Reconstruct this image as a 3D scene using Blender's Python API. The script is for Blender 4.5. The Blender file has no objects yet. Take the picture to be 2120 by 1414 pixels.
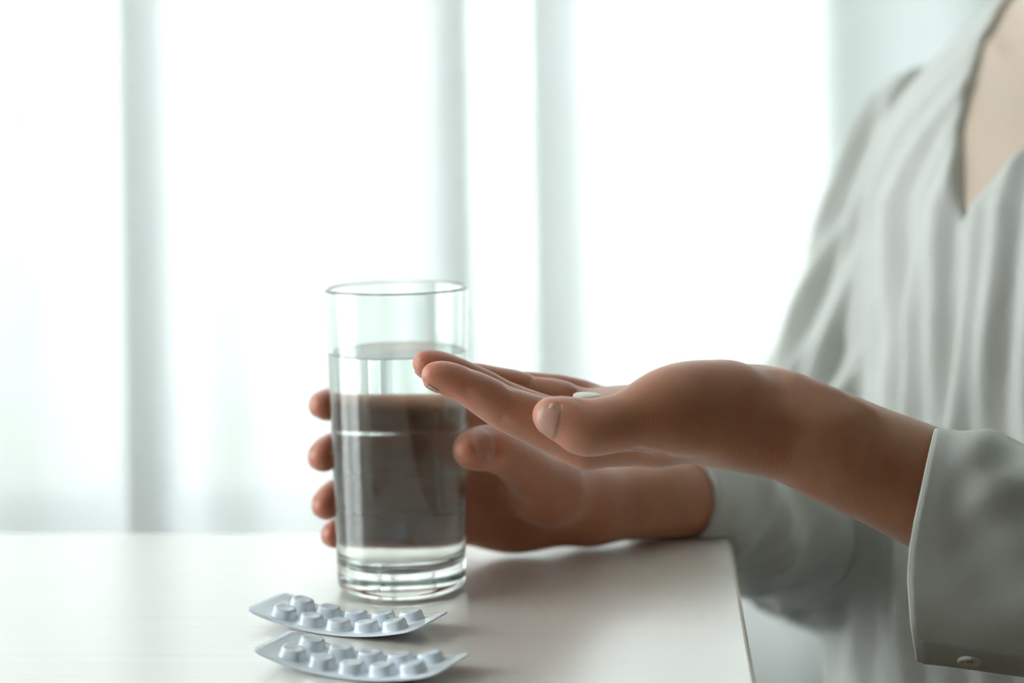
import bpy, bmesh, math, random
import numpy as np
from mathutils import Matrix, Vector

# ------------------------------------------------------------------ camera, sky, exposure
F = 3700.0; U0, V0 = 1060.0, 245.0          # focal length and principal point, pixels of the 2120x1414 frame
ZT, ZC = 0.75, 0.977                         # table top and eye height
RHO = math.radians(1.0)                      # the camera is held with a slight roll
RIGHT = np.array([math.cos(RHO), 0, -math.sin(RHO)]); UPV = np.array([math.sin(RHO), 0, math.cos(RHO)])
CAM = np.array([0, 0, ZC])
scene = bpy.context.scene
col = scene.collection
camd = bpy.data.cameras.new('camera'); cam = bpy.data.objects.new('camera', camd); col.objects.link(cam)
camd.sensor_width = 36.0; camd.lens = F * 36.0 / 2120.0
camd.shift_y = -(707.0 - V0) / 2120.0
camd.clip_start = 0.02; camd.clip_end = 300
camd.dof.use_dof = True; camd.dof.focus_distance = 0.785; camd.dof.aperture_fstop = 3.6
cam.matrix_world = Matrix(((RIGHT[0], UPV[0], 0, 0), (0, 0, -1, 0), (RIGHT[2], UPV[2], 0, ZC), (0, 0, 0, 1)))
scene.camera = cam

world = bpy.data.worlds.new('overcast_sky'); scene.world = world; world.use_nodes = True
wn = world.node_tree; wn.nodes['Background'].inputs[0].default_value = (0.955, 0.985, 1.0, 1)
wn.nodes['Background'].inputs[1].default_value = 7.5
vs = scene.view_settings
vs.view_transform = 'Standard'; vs.look = 'None'; vs.gamma = 1.0; vs.use_curve_mapping = False
vs.exposure = 0.12
scene.display_settings.display_device = 'sRGB'
cy = scene.cycles
cy.max_bounces = 28; cy.diffuse_bounces = 6; cy.transmission_bounces = 24; cy.transparent_max_bounces = 16; cy.glossy_bounces = 6
cy.use_denoising = True

random.seed(4); rng = np.random.default_rng(4)

# ------------------------------------------------------------------ helpers
def P(u, v, D):
    return CAM + np.array([0, D, 0]) + (u - U0) / F * D * RIGHT + (V0 - v) / F * D * UPV
def on_plane(u, v, z=ZT):
    d = np.array([0, 1, 0]) + (u - U0) / F * RIGHT + (V0 - v) / F * UPV
    return CAM + d * ((z - ZC) / d[2])
def J(u, v, D, r):
    return (P(u, v, D), r * D / F)
def nrm(v):
    v = np.asarray(v, float); return v / np.linalg.norm(v)

def link(name, me, mat=None, parent=None, label=None, cat=None, group=None, kind=None, smooth=False):
    o = bpy.data.objects.new(name, me); col.objects.link(o)
    if mat is not None and me is not None and not me.materials: me.materials.append(mat)
    if parent is not None: o.parent = parent
    if smooth and me is not None:
        me.polygons.foreach_set('use_smooth', [True] * len(me.polygons))
    tag(o, label, cat, group, kind)
    return o
def tag(o, label=None, cat=None, group=None, kind=None):
    if label: o['label'] = label
    if cat: o['category'] = cat
    if group: o['group'] = group
    if kind: o['kind'] = kind
    return o
def empty(name, loc=(0, 0, 0), rz=0, **k):
    o = bpy.data.objects.new(name, None); col.objects.link(o); o.location = loc; o.rotation_euler = (0, 0, rz)
    o.empty_display_size = 0.05
    return tag(o, **k)
def mesh_np(name, V, faces):
    me = bpy.data.meshes.new(name); me.from_pydata([tuple(map(float, v)) for v in V], [], [tuple(map(int, f)) for f in faces]); me.update(); return me
def box_mesh(name, x0, x1, y0, y1, z0, z1, bev=0.0, seg=2):
    bm = bmesh.new()
    bmesh.ops.create_cube(bm, size=1)
    for v in bm.verts:
        v.co = Vector(((x0 + x1) / 2 + v.co.x * (x1 - x0), (y0 + y1) / 2 + v.co.y * (y1 - y0), (z0 + z1) / 2 + v.co.z * (z1 - z0)))
    if bev: bmesh.ops.bevel(bm, geom=bm.edges[:], offset=bev, segments=seg, profile=0.6, affect='EDGES')
    me = bpy.data.meshes.new(name); bm.to_mesh(me); bm.free(); return me
def boxes_mesh(name, lst, bev=0.0):
    bm = bmesh.new()
    for (x0, x1, y0, y1, z0, z1) in lst:
        g = bmesh.ops.create_cube(bm, size=1)['verts']
        for v in g:
            v.co = Vector(((x0 + x1) / 2 + v.co.x * (x1 - x0), (y0 + y1) / 2 + v.co.y * (y1 - y0), (z0 + z1) / 2 + v.co.z * (z1 - z0)))
    if bev: bmesh.ops.bevel(bm, geom=bm.edges[:], offset=bev, segments=2, profile=0.6, affect='EDGES')
    me = bpy.data.meshes.new(name); bm.to_mesh(me); bm.free(); return me
def grid_mesh(name, G, closed_u=False):
    """G: (n, m, 3) points -> quad mesh"""
    n, m = G.shape[:2]
    idx = np.arange(n * m).reshape(n, m)
    if closed_u: a = idx; b = np.roll(idx, -1, 0)
    else: a = idx[:-1]; b = idx[1:]
    q = np.stack([a[:, :-1], b[:, :-1], b[:, 1:], a[:, 1:]], -1).reshape(-1, 4)
    return mesh_np(name, G.reshape(-1, 3), q)
def lathe_mesh(name, prof, n=96, cap=False):
    """prof: list of (r, z); a radius of 0 closes the profile"""
    bm = bmesh.new(); rings = []
    for (r, z) in prof:
        if r <= 1e-7: rings.append([bm.verts.new((0, 0, z))])
        else: rings.append([bm.verts.new((r * math.cos(2 * math.pi * k / n), r * math.sin(2 * math.pi * k / n), z)) for k in range(n)])
    for A, B in zip(rings[:-1], rings[1:]):
        for k in range(n):
            k2 = (k + 1) % n
            if len(A) == 1 and len(B) == 1: continue
            if len(A) == 1: bm.faces.new((A[0], B[k], B[k2]))
            elif len(B) == 1: bm.faces.new((A[k], B[0], A[k2]))
            else: bm.faces.new((A[k], B[k], B[k2], A[k2]))
    bmesh.ops.recalc_face_normals(bm, faces=bm.faces[:])
    me = bpy.data.meshes.new(name); bm.to_mesh(me); bm.free(); return me

# ---- distance fields and a surface-nets mesher for the soft forms (body, hands, cloth)
def dot(a, b): return a @ b
def cone(p, a, b, ra, rb, n=None, s=1.0):
    a = np.asarray(a); b = np.asarray(b); ab = b - a
    t = np.clip(((p - a) @ ab) / max(ab @ ab, 1e-12), 0, 1)
    q = p - a - t[:, None] * ab
    if n is not None:
        c = q @ n; q = q + (c * (1 / s - 1))[:, None] * n
    return np.sqrt(np.einsum('ij,ij->i', q, q)) - (ra + (rb - ra) * t)
def ell(p, c, ax, r):
    """ellipsoid: centre, 3x3 rows of unit axes, radii"""
    q = (p - np.asarray(c)) @ np.asarray(ax).T
    r = np.asarray(r)
    k0 = np.sqrt(((q / r) ** 2).sum(1)); k1 = np.sqrt(((q / (r * r)) ** 2).sum(1)) + 1e-9
    return k0 * (k0 - 1) / k1
def smin(a, b, k):
    h = np.maximum(k - np.abs(a - b), 0) / k
    return np.minimum(a, b) - h * h * k * 0.25
def smax(a, b, k): return -smin(-a, -b, k)
def chain(p, pts, k=0.003, n=None, s=1.0):
    d = None
    for (a, ra), (b, rb) in zip(pts[:-1], pts[1:]):
        e = cone(p, a, b, ra, rb, n, s)
        d = e if d is None else smin(d, e, k)
    return d
def spline(pts, m=5):
    """Catmull-Rom through (pos, r) list"""
    X = np.array([np.append(a, r) for a, r in pts]); X = np.vstack([2 * X[0] - X[1], X, 2 * X[-1] - X[-2]])
    out = []
    for i in range(1, len(X) - 2):
        p0, p1, p2, p3 = X[i - 1:i + 3]
        for t in np.linspace(0, 1, m, endpoint=False):
            out.append(0.5 * (2 * p1 + (p2 - p0) * t + (2 * p0 - 5 * p1 + 4 * p2 - p3) * t * t + (3 * p1 - p0 - 3 * p2 + p3) * t ** 3))
    out.append(X[-2])
    return [(o[:3], o[3]) for o in out]
def crease(p, a, b, w, depth):
    d = cone(p, a, b, 0, 0)
    return depth * np.exp(-(d / w) ** 2)

def surface(f, lo, hi, h, B=8):
    lo = np.asarray(lo, float); hi = np.asarray(hi, float)
    nb = np.ceil((hi - lo) / (h * B)).astype(int); n = nb * B + 1
    c = np.stack(np.meshgrid(*[(np.arange(k) + 0.5) * B * h + lo[i] for i, k in enumerate(nb)], indexing='ij'), -1).reshape(-1, 3)
    dc = f(c).reshape(nb)
    keep = np.abs(dc) < B * h * 1.35
    D = np.empty(n, np.float32)
    sgn = np.where(dc > 0, 1.0, -1.0).astype(np.float32)
    D[:-1, :-1, :-1] = sgn.repeat(B, 0).repeat(B, 1).repeat(B, 2)
    D[-1] = 1; D[:, -1] = 1; D[:, :, -1] = 1
    kb = np.argwhere(keep) * B
    r = np.arange(B + 1); off = np.stack(np.meshgrid(r, r, r, indexing='ij'), -1).reshape(-1, 3)
    mask = np.zeros(n, bool)
    for s in range(0, len(kb), 4000):
        I = (kb[s:s + 4000, None] + off[None]).reshape(-1, 3); mask[I[:, 0], I[:, 1], I[:, 2]] = True
    I = np.argwhere(mask)
    for s in range(0, len(I), 400000):
        q = I[s:s + 400000]
        D[q[:, 0], q[:, 1], q[:, 2]] = f(q * h + lo)
    D[0] = np.maximum(D[0], 1e-4); D[-1] = np.maximum(D[-1], 1e-4)
    D[:, 0] = np.maximum(D[:, 0], 1e-4); D[:, -1] = np.maximum(D[:, -1], 1e-4)
    D[:, :, 0] = np.maximum(D[:, :, 0], 1e-4); D[:, :, -1] = np.maximum(D[:, :, -1], 1e-4)
    S = D < 0
    cnt = np.zeros(n - 1, np.int8)
    for i in (0, 1):
        for j in (0, 1):
            for k in (0, 1):
                cnt += S[i:n[0] - 1 + i, j:n[1] - 1 + j, k:n[2] - 1 + k]
    A = np.argwhere((cnt > 0) & (cnt < 8))
    vid = np.full(n - 1, -1, np.int32); vid[A[:, 0], A[:, 1], A[:, 2]] = np.arange(len(A))
    corners = np.array([(i, j, k) for i in (0, 1) for j in (0, 1) for k in (0, 1)])
    vals = np.stack([D[A[:, 0] + o[0], A[:, 1] + o[1], A[:, 2] + o[2]] for o in corners], 1).astype(float)
    acc = np.zeros((len(A), 3)); w = np.zeros(len(A))
    for a in range(8):
        for b in range(a + 1, 8):
            if np.abs(corners[a] - corners[b]).sum() != 1: continue
            m = (vals[:, a] < 0) != (vals[:, b] < 0)
            t = vals[m, a] / (vals[m, a] - vals[m, b])
            acc[m] += corners[a] + t[:, None] * (corners[b] - corners[a]); w[m] += 1
    V = (A + acc / w[:, None]) * h + lo
    quads = []
    for ax in range(3):
        s0 = [slice(None)] * 3; s1 = [slice(None)] * 3; s0[ax] = slice(0, -1); s1[ax] = slice(1, None)
        ch = S[tuple(s0)] != S[tuple(s1)]
        E = np.argwhere(ch)
        o1, o2 = [a for a in range(3) if a != ax]
        E = E[(E[:, o1] > 0) & (E[:, o2] > 0)]
        ins = S[E[:, 0], E[:, 1], E[:, 2]]
        d1 = np.zeros(3, int); d1[o1] = 1; d2 = np.zeros(3, int); d2[o2] = 1
        g = lambda X: vid[np.minimum(X[:, 0], n[0] - 2), np.minimum(X[:, 1], n[1] - 2), np.minimum(X[:, 2], n[2] - 2)]
        q = np.stack([g(E - d1 - d2), g(E - d2), g(E), g(E - d1)], 1)
        flip = ins if ax != 1 else ~ins
        q[~flip] = q[~flip][:, ::-1]
        quads.append(q)
    Q = np.vstack(quads); Q = Q[(Q >= 0).all(1)]
    return V, Q
def np_mesh(name, parts):
    """fast mesh from a list of (V, Q) quads"""
    Vs = []; Qs = []; o = 0
    for V, Q in parts:
        Vs.append(V); Qs.append(Q + o); o += len(V)
    V = np.vstack(Vs); Q = np.vstack(Qs)
    me = bpy.data.meshes.new(name)
    me.vertices.add(len(V)); me.vertices.foreach_set('co', V.astype(np.float32).ravel())
    me.loops.add(Q.size); me.loops.foreach_set('vertex_index', Q.astype(np.int32).ravel())
    me.polygons.add(len(Q)); me.polygons.foreach_set('loop_start', np.arange(0, Q.size, 4, dtype=np.int32))
    me.polygons.foreach_set('loop_total', np.full(len(Q), 4, np.int32))
    me.update(calc_edges=True); me.validate()
    me.polygons.foreach_set('use_smooth', np.ones(len(me.polygons), bool))
    return me

# ------------------------------------------------------------------ materials
def mat(name):
    m = bpy.data.materials.new(name); m.use_nodes = True; nt = m.node_tree
    return m, nt, nt.nodes['Principled BSDF'], nt.nodes['Material Output']
def N(nt, t, **k):
    n = nt.nodes.new(t)
    for a, b in k.items():
        if a.startswith('i_'):
            key = a[2:]; key = int(key) if key.isdigit() else key.replace('_', ' ')
            n.inputs[key].default_value = b
        else: setattr(n, a, b)
    return n
def plain(name, c, rough=0.6, spec=0.5, **k):
    m, nt, b, o = mat(name)
    b.inputs['Base Color'].default_value = (*c, 1); b.inputs['Roughness'].default_value = rough
    b.inputs['Specular IOR Level'].default_value = spec
    for a, v in k.items(): b.inputs[a.replace('_', ' ')].default_value = v
    return m
def noisy(name, c1, c2, scale, rough=0.6, spec=0.4, bump=0.0, bscale=None, stretch=(1, 1, 1), detail=4, dist=0.002):
    m, nt, b, o = mat(name)
    tc = N(nt, 'ShaderNodeTexCoord'); mp = N(nt, 'ShaderNodeMapping'); mp.inputs['Scale'].default_value = stretch
    nt.links.new(tc.outputs['Object'], mp.inputs[0])
    nz = N(nt, 'ShaderNodeTexNoise', i_Scale=scale, i_Detail=detail); nt.links.new(mp.outputs[0], nz.inputs['Vector'])
    cr = N(nt, 'ShaderNodeValToRGB'); cr.color_ramp.elements[0].color = (*c1, 1); cr.color_ramp.elements[1].color = (*c2, 1)
    cr.color_ramp.elements[0].position = 0.3; cr.color_ramp.elements[1].position = 0.7
    nt.links.new(nz.outputs['Fac'], cr.inputs[0]); nt.links.new(cr.outputs[0], b.inputs['Base Color'])
    b.inputs['Roughness'].default_value = rough; b.inputs['Specular IOR Level'].default_value = spec
    if bump:
        n2 = N(nt, 'ShaderNodeTexNoise', i_Scale=bscale or scale, i_Detail=detail); nt.links.new(mp.outputs[0], n2.inputs['Vector'])
        bp = N(nt, 'ShaderNodeBump', i_Strength=bump, i_Distance=dist); nt.links.new(n2.outputs['Fac'], bp.inputs['Height'])
        nt.links.new(bp.outputs[0], b.inputs['Normal'])
    return m

M = {}
M['wall'] = noisy('wall_paint', (0.60, 0.65, 0.58), (0.64, 0.69, 0.62), 6, 0.8, 0.2)
M['ceiling'] = noisy('ceiling_paint', (0.80, 0.81, 0.80), (0.83, 0.84, 0.83), 5, 0.85, 0.2)
M['low_bounce'] = noisy('low_bounce_wall', (0.26, 0.26, 0.25), (0.30, 0.30, 0.29), 6, 0.8, 0.2)  # unseen front and right walls, toned dark to cut the bounce light
M['floor'] = noisy('floor_boards', (0.30, 0.22, 0.15), (0.42, 0.32, 0.23), 4, 0.45, 0.4, stretch=(1, 12, 1))
M['frame'] = plain('window_frame_paint', (0.62, 0.68, 0.65), 0.4)

def skin_material():
    m, nt, b, o = mat('skin')
    tc = N(nt, 'ShaderNodeTexCoord')
    nz = N(nt, 'ShaderNodeTexNoise', i_Scale=38, i_Detail=5); nt.links.new(tc.outputs['Object'], nz.inputs['Vector'])
    cr = N(nt, 'ShaderNodeValToRGB')
    cr.color_ramp.elements[0].position = 0.32; cr.color_ramp.elements[0].color = (0.42, 0.185, 0.105, 1)
    cr.color_ramp.elements[1].position = 0.70; cr.color_ramp.elements[1].color = (0.52, 0.255, 0.155, 1)
    nt.links.new(nz.outputs['Fac'], cr.inputs[0]); at_ = N(nt, 'ShaderNodeAttribute', attribute_name='flush')
    r1 = N(nt, 'ShaderNodeMapRange'); r1.inputs[1].default_value = 0.5; r1.inputs[2].default_value = 1.0
    r2 = N(nt, 'ShaderNodeMapRange'); r2.inputs[1].default_value = 0.5; r2.inputs[2].default_value = 0.0
    for q in (r1, r2): nt.links.new(at_.outputs['Fac'], q.inputs[0])
    mr = N(nt, 'ShaderNodeMix', data_type='RGBA'); nt.links.new(r1.outputs[0], mr.inputs['Factor']); nt.links.new(cr.outputs[0], mr.inputs['A']); mr.inputs['B'].default_value = (0.58, 0.215, 0.145, 1)
    mp_ = N(nt, 'ShaderNodeMix', data_type='RGBA'); nt.links.new(r2.outputs[0], mp_.inputs['Factor']); nt.links.new(mr.outputs['Result'], mp_.inputs['A']); mp_.inputs['B'].default_value = (0.57, 0.455, 0.37, 1)
    nt.links.new(mp_.outputs['Result'], b.inputs['Base Color'])
    b.inputs['Roughness'].default_value = 0.40; b.inputs['Specular IOR Level'].default_value = 0.55
    b.subsurface_method = 'RANDOM_WALK'
    b.inputs['Sheen Weight'].default_value = 0.22; b.inputs['Sheen Roughness'].default_value = 0.4
    b.inputs['Subsurface Weight'].default_value = 0.75
    b.inputs['Subsurface Radius'].default_value = (1.0, 0.32, 0.16)
    b.inputs['Subsurface Scale'].default_value = 0.006
    # fine skin relief: crossed creases plus pores
    vo = N(nt, 'ShaderNodeTexVoronoi', i_Scale=1300); nt.links.new(tc.outputs['Object'], vo.inputs['Vector'])
    n2 = N(nt, 'ShaderNodeTexNoise', i_Scale=700, i_Detail=3); nt.links.new(tc.outputs['Object'], n2.inputs['Vector'])
    ad = N(nt, 'ShaderNodeMath', operation='ADD'); nt.links.new(vo.outputs['Distance'], ad.inputs[0]); nt.links.new(n2.outputs['Fac'], ad.inputs[1])
    bp = N(nt, 'ShaderNodeBump', i_Strength=0.26, i_Distance=0.0004); nt.links.new(ad.outputs[0], bp.inputs['Height'])
    nt.links.new(bp.outputs[0], b.inputs['Normal'])
    return m
M['skin'] = skin_material()
M['nail'] = plain('fingernail', (0.50, 0.265, 0.20), 0.36, 0.45)

def cloth_material(name, c, transl=0.25):
    m, nt, b, o = mat(name)
    tc = N(nt, 'ShaderNodeTexCoord')
    nz = N(nt, 'ShaderNodeTexNoise', i_Scale=16, i_Detail=5, i_Roughness=0.55); nt.links.new(tc.outputs['Object'], nz.inputs['Vector'])
    # fine weave
    sx = N(nt, 'ShaderNodeTexWave', i_Scale=620, bands_direction='Z'); sz = N(nt, 'ShaderNodeTexWave', i_Scale=620, bands_direction='X')
    for s in (sx, sz):
        s.inputs['Distortion'].default_value = 1.5; nt.links.new(tc.outputs['Object'], s.inputs['Vector'])
    ad = N(nt, 'ShaderNodeMath', operation='ADD'); nt.links.new(sx.outputs['Fac'], ad.inputs[0]); nt.links.new(sz.outputs['Fac'], ad.inputs[1])
    b1 = N(nt, 'ShaderNodeBump', i_Strength=0.12, i_Distance=0.0004); nt.links.new(ad.outputs[0], b1.inputs['Height'])
    b2 = N(nt, 'ShaderNodeBump', i_Strength=0.5, i_Distance=0.004); nt.links.new(nz.outputs['Fac'], b2.inputs['Height']); nt.links.new(b1.outputs[0], b2.inputs['Normal'])
    b.inputs['Base Color'].default_value = (*c, 1); b.inputs['Roughness'].default_value = 0.85; b.inputs['Specular IOR Level'].default_value = 0.2
    b.inputs['Sheen Weight'].default_value = 0.25; b.inputs['Sheen Roughness'].default_value = 0.5
    nt.links.new(b2.outputs[0], b.inputs['Normal'])
    tr = N(nt, 'ShaderNodeBsdfTranslucent'); tr.inputs[0].default_value = (*c, 1); nt.links.new(b2.outputs[0], tr.inputs['Normal'])
    mx = N(nt, 'ShaderNodeMixShader'); mx.inputs[0].default_value = transl
    nt.links.new(b.outputs[0], mx.inputs[1]); nt.links.new(tr.outputs[0], mx.inputs[2]); nt.links.new(mx.outputs[0], o.inputs['Surface'])
    return m
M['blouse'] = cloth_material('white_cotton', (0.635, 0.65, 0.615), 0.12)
M['cuff'] = cloth_material('white_cotton_sleeve', (0.80, 0.81, 0.77), 0.30)
M['thread'] = plain('sewing_thread', (0.82, 0.82, 0.78), 0.7)
M['button'] = plain('shell_button', (0.80, 0.77, 0.70), 0.3, 0.6)

def sheer_material(name, c, open_, transl):
    m, nt, b, o = mat(name)
    nt.nodes.remove(b)
    tp = N(nt, 'ShaderNodeBsdfTransparent'); tp.inputs[0].default_value = (1, 1, 1, 1)
    tl = N(nt, 'ShaderNodeBsdfTranslucent'); tl.inputs[0].default_value = (*c, 1)
    df = N(nt, 'ShaderNodeBsdfDiffuse'); df.inputs[0].default_value = (*c, 1)
    m1 = N(nt, 'ShaderNodeMixShader'); m1.inputs[0].default_value = transl
    nt.links.new(df.outputs[0], m1.inputs[1]); nt.links.new(tl.outputs[0], m1.inputs[2])
    m2 = N(nt, 'ShaderNodeMixShader'); m2.inputs[0].default_value = 1 - open_
    nt.links.new(tp.outputs[0], m2.inputs[1]); nt.links.new(m1.outputs[0], m2.inputs[2])
    nt.links.new(m2.outputs[0], o.inputs['Surface'])
    return m
M['sheer'] = sheer_material('sheer_voile', (0.93, 0.952, 0.957), 0.04, 0.29)
M['sheer_thick'] = sheer_material('gathered_voile', (0.90, 0.935, 0.93), 0.04, 0.37)

def pane_material():
    m, nt, b, o = mat('window_glass'); nt.nodes.remove(b)
    tp = N(nt, 'ShaderNodeBsdfTransparent'); tp.inputs[0].default_value = (0.965, 0.98, 0.975, 1)
    gl = N(nt, 'ShaderNodeBsdfGlossy'); gl.inputs['Roughness'].default_value = 0.02
    fr = N(nt, 'ShaderNodeFresnel', i_IOR=1.45)
    mx = N(nt, 'ShaderNodeMixShader'); nt.links.new(fr.outputs[0], mx.inputs[0]); nt.links.new(tp.outputs[0], mx.inputs[1]); nt.links.new(gl.outputs[0], mx.inputs[2])
    nt.links.new(mx.outputs[0], o.inputs['Surface']); return m
M['pane'] = pane_material()

def refract(name, c, ior, rough=0.0):
    m, nt, b, o = mat(name); nt.nodes.remove(b)
    g = N(nt, 'ShaderNodeBsdfGlass', i_IOR=ior, i_Roughness=rough); g.inputs['Color'].default_value = (*c, 1)
    nt.links.new(g.outputs[0], o.inputs['Surface']); return m
M['glass'] = refract('drinking_glass', (0.985, 0.998, 0.993), 1.5)
M['water'] = refract('water', (0.99, 1.0, 0.995), 1.333)

def table_material():
    m, nt, b, o = mat('pale_wood_laminate')
    tc = N(nt, 'ShaderNodeTexCoord'); mp = N(nt, 'ShaderNodeMapping'); mp.inputs['Scale'].default_value = (2.0, 150, 1)
    nt.links.new(tc.outputs['Object'], mp.inputs[0])
    n1 = N(nt, 'ShaderNodeTexNoise', i_Scale=3.0, i_Detail=7, i_Roughness=0.65); nt.links.new(mp.outputs[0], n1.inputs['Vector'])
    cr = N(nt, 'ShaderNodeValToRGB'); e = cr.color_ramp.elements
    e[0].position = 0.30; e[0].color = (0.82, 0.785, 0.72, 1); e[1].position = 0.62; e[1].color = (0.88, 0.85, 0.80, 1)
    nt.links.new(n1.outputs['Fac'], cr.inputs[0]); nt.links.new(cr.outputs[0], b.inputs['Base Color'])
    b.inputs['Roughness'].default_value = 0.28; b.inputs['Specular IOR Level'].default_value = 0.8
    b.inputs['Coat Weight'].default_value = 1.0; b.inputs['Coat Roughness'].default_value = 0.21; b.inputs['Coat IOR'].default_value = 1.6
    bp = N(nt, 'ShaderNodeBump', i_Strength=0.25, i_Distance=0.0004); nt.links.new(n1.outputs['Fac'], bp.inputs['Height']); nt.links.new(bp.outputs[0], b.inputs['Normal'])
    return m
M['table'] = table_material()
M['table_edge'] = plain('table_edge_band', (0.60, 0.50, 0.38), 0.45)
M['leg_dark'] = plain('dark_holes', (0.25, 0.22, 0.18), 0.7)
M['leg'] = plain('white_steel', (0.75, 0.75, 0.73), 0.4)

def blister_material():
    m, nt, b, o = mat('blister_plastic')
    b.inputs['Base Color'].default_value = (0.76, 0.83, 0.90, 1); b.inputs['Roughness'].default_value = 0.2; b.inputs['Specular IOR Level'].default_value = 0.6
    tc = N(nt, 'ShaderNodeTexCoord')
    nz = N(nt, 'ShaderNodeTexNoise', i_Scale=220, i_Detail=2); nt.links.new(tc.outputs['Object'], nz.inputs['Vector'])
    bp = N(nt, 'ShaderNodeBump', i_Strength=0.25, i_Distance=0.0006); nt.links.new(nz.outputs['Fac'], bp.inputs['Height']); nt.links.new(bp.outputs[0], b.inputs['Normal'])
    return m
M['blister'] = blister_material()
def emboss_material():
    m, nt, b, o = mat('embossed_blister_plastic')
    b.inputs['Base Color'].default_value = (0.78, 0.84, 0.90, 1); b.inputs['Roughness'].default_value = 0.2
    tc = N(nt, 'ShaderNodeTexCoord'); vo = N(nt, 'ShaderNodeTexVoronoi', i_Scale=1100, i_Randomness=0.0); nt.links.new(tc.outputs['Object'], vo.inputs['Vector'])
    bp = N(nt, 'ShaderNodeBump', i_Strength=0.6, i_Distance=0.0005); nt.links.new(vo.outputs['Distance'], bp.inputs['Height']); nt.links.new(bp.outputs[0], b.inputs['Normal'])
    return m
M['emboss'] = emboss_material()
M['foil'] = plain('foil_backing', (0.62, 0.64, 0.68), 0.3, 0.5, Metallic=0.8)
M['tablet'] = plain('white_tablet', (0.86, 0.84, 0.80), 0.55, 0.35)
M['eye_white'] = plain('eye_white', (0.75, 0.74, 0.72), 0.25)
M['leaf'] = noisy('leaf', (0.10, 0.20, 0.07), (0.20, 0.33, 0.12), 9, 0.5)
M['bark'] = plain('bark', (0.18, 0.12, 0.08), 0.9)
M['hair'] = noisy('dark_hair', (0.012, 0.010, 0.009), (0.03, 0.022, 0.018), 60, 0.4, stretch=(8, 8, 1))
M['trousers'] = noisy('grey_trousers', (0.20, 0.21, 0.22), (0.25, 0.26, 0.27), 30, 0.9, 0.1)
M['facade'] = noisy('pale_facade', (0.80, 0.83, 0.84), (0.84, 0.87, 0.88), 0.5, 0.8)
M['pale_paving'] = noisy('pale_paving', (0.50, 0.55, 0.46), (0.58, 0.62, 0.54), 0.8, 0.9)  # greenish paving outside, colour lightened to bounce daylight up onto the ceiling

# ------------------------------------------------------------------ the room
RX0, RX1, RY0, RY1, RH = -1.45, 1.7, -2.2, 1.62, 2.6
WX0, WX1, WZ0, WZ1 = -1.35, 1.15, 0.58, 2.40          # the window opening in the far wall
T = 0.14
def struct(name, me, m, **k): return link(name, me, m, kind='structure', **k)
struct('floor', box_mesh('floor', RX0, RX1, RY0, RY1, -0.1, 0), M['floor'])
struct('ceiling', box_mesh('ceiling', RX0, RX1, RY0, RY1, RH, RH + 0.1), M['ceiling'])
struct('wall_back', boxes_mesh('wall_back', [(RX0 - T, WX0, RY1, RY1 + T, 0, RH), (WX1, RX1 + T, RY1, RY1 + T, 0, RH),
       (WX0, WX1, RY1, RY1 + T, 0, WZ0), (WX0, WX1, RY1, RY1 + T, WZ1, RH)]), M['wall'])
LY0, LY1 = 0.25, 1.45                                   # a second window, in the left wall
struct('wall_left', boxes_mesh('wall_left', [(RX0 - T, RX0, RY0, LY0, 0, RH), (RX0 - T, RX0, LY1, RY1, 0, RH),
       (RX0 - T, RX0, LY0, LY1, 0, WZ0), (RX0 - T, RX0, LY0, LY1, WZ1, RH)]), M['wall'])
struct('wall_right', box_mesh('wall_right', RX1, RX1 + T, RY0, RY1, 0, RH), M['low_bounce'])
struct('wall_front', box_mesh('wall_front', RX0 - T, RX1 + T, RY0 - T, RY0, 0, RH), M['low_bounce'])
struct('baseboard_back', box_mesh('baseboard_back', RX0, RX1, RY1 - 0.012, RY1, 0, 0.08, 0.002), M['frame'])

def window(name, x0, x1, y, z0, z1, mullions, side=False):
    """frame bars as one mesh, a pane between each pair of mullions"""
    t = 0.05; d0, d1 = y + 0.04, y + 0.10
    L = [(x0, x1, d0, d1, z0, z0 + t), (x0, x1, d0, d1, z1 - t, z1), (x0, x0 + t, d0, d1, z0, z1), (x1 - t, x1, d0, d1, z0, z1)]
    L += [(a, b, d0 - 0.02, d1, z0, z1) for a, b in mullions]
    if side: L = [(y0, y1, xa, xb, za, zb) for (xa, xb, y0, y1, za, zb) in L]
    w = struct(name, boxes_mesh(name, L), M['frame'])
    xs = [x0 + t] + [q for m_ in mullions for q in m_] + [x1 - t]
    for a, b in zip(xs[0::2], xs[1::2]):
        q = (a, b, d0 + 0.025, d0 + 0.031, z0 + t, z1 - t)
        if side: q = (q[2], q[3], q[0], q[1], q[4], q[5])
        link('pane', box_mesh('pane', *q), M['pane'], w)
    return w
def ux(u, D): return (u - U0) / F * D
yM = RY1 + 0.05
window('window_1', WX0, WX1, RY1, WZ0, WZ1, [(-0.86, -0.80), (ux(249, yM), ux(345, yM)), (ux(1900, yM), ux(1900, yM) + 0.04)])
w2 = window('window_2', LY0, LY1, -RX0, WZ0, WZ1, [(0.82, 0.88)], side=True)
w2.scale.x = -1
struct('trim_1', box_mesh('trim_1', WX0 - 0.04, WX1 + 0.04, RY1 - 0.05, RY1 + 0.06, WZ0 - 0.03, WZ0, 0.004), M['frame'])

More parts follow.
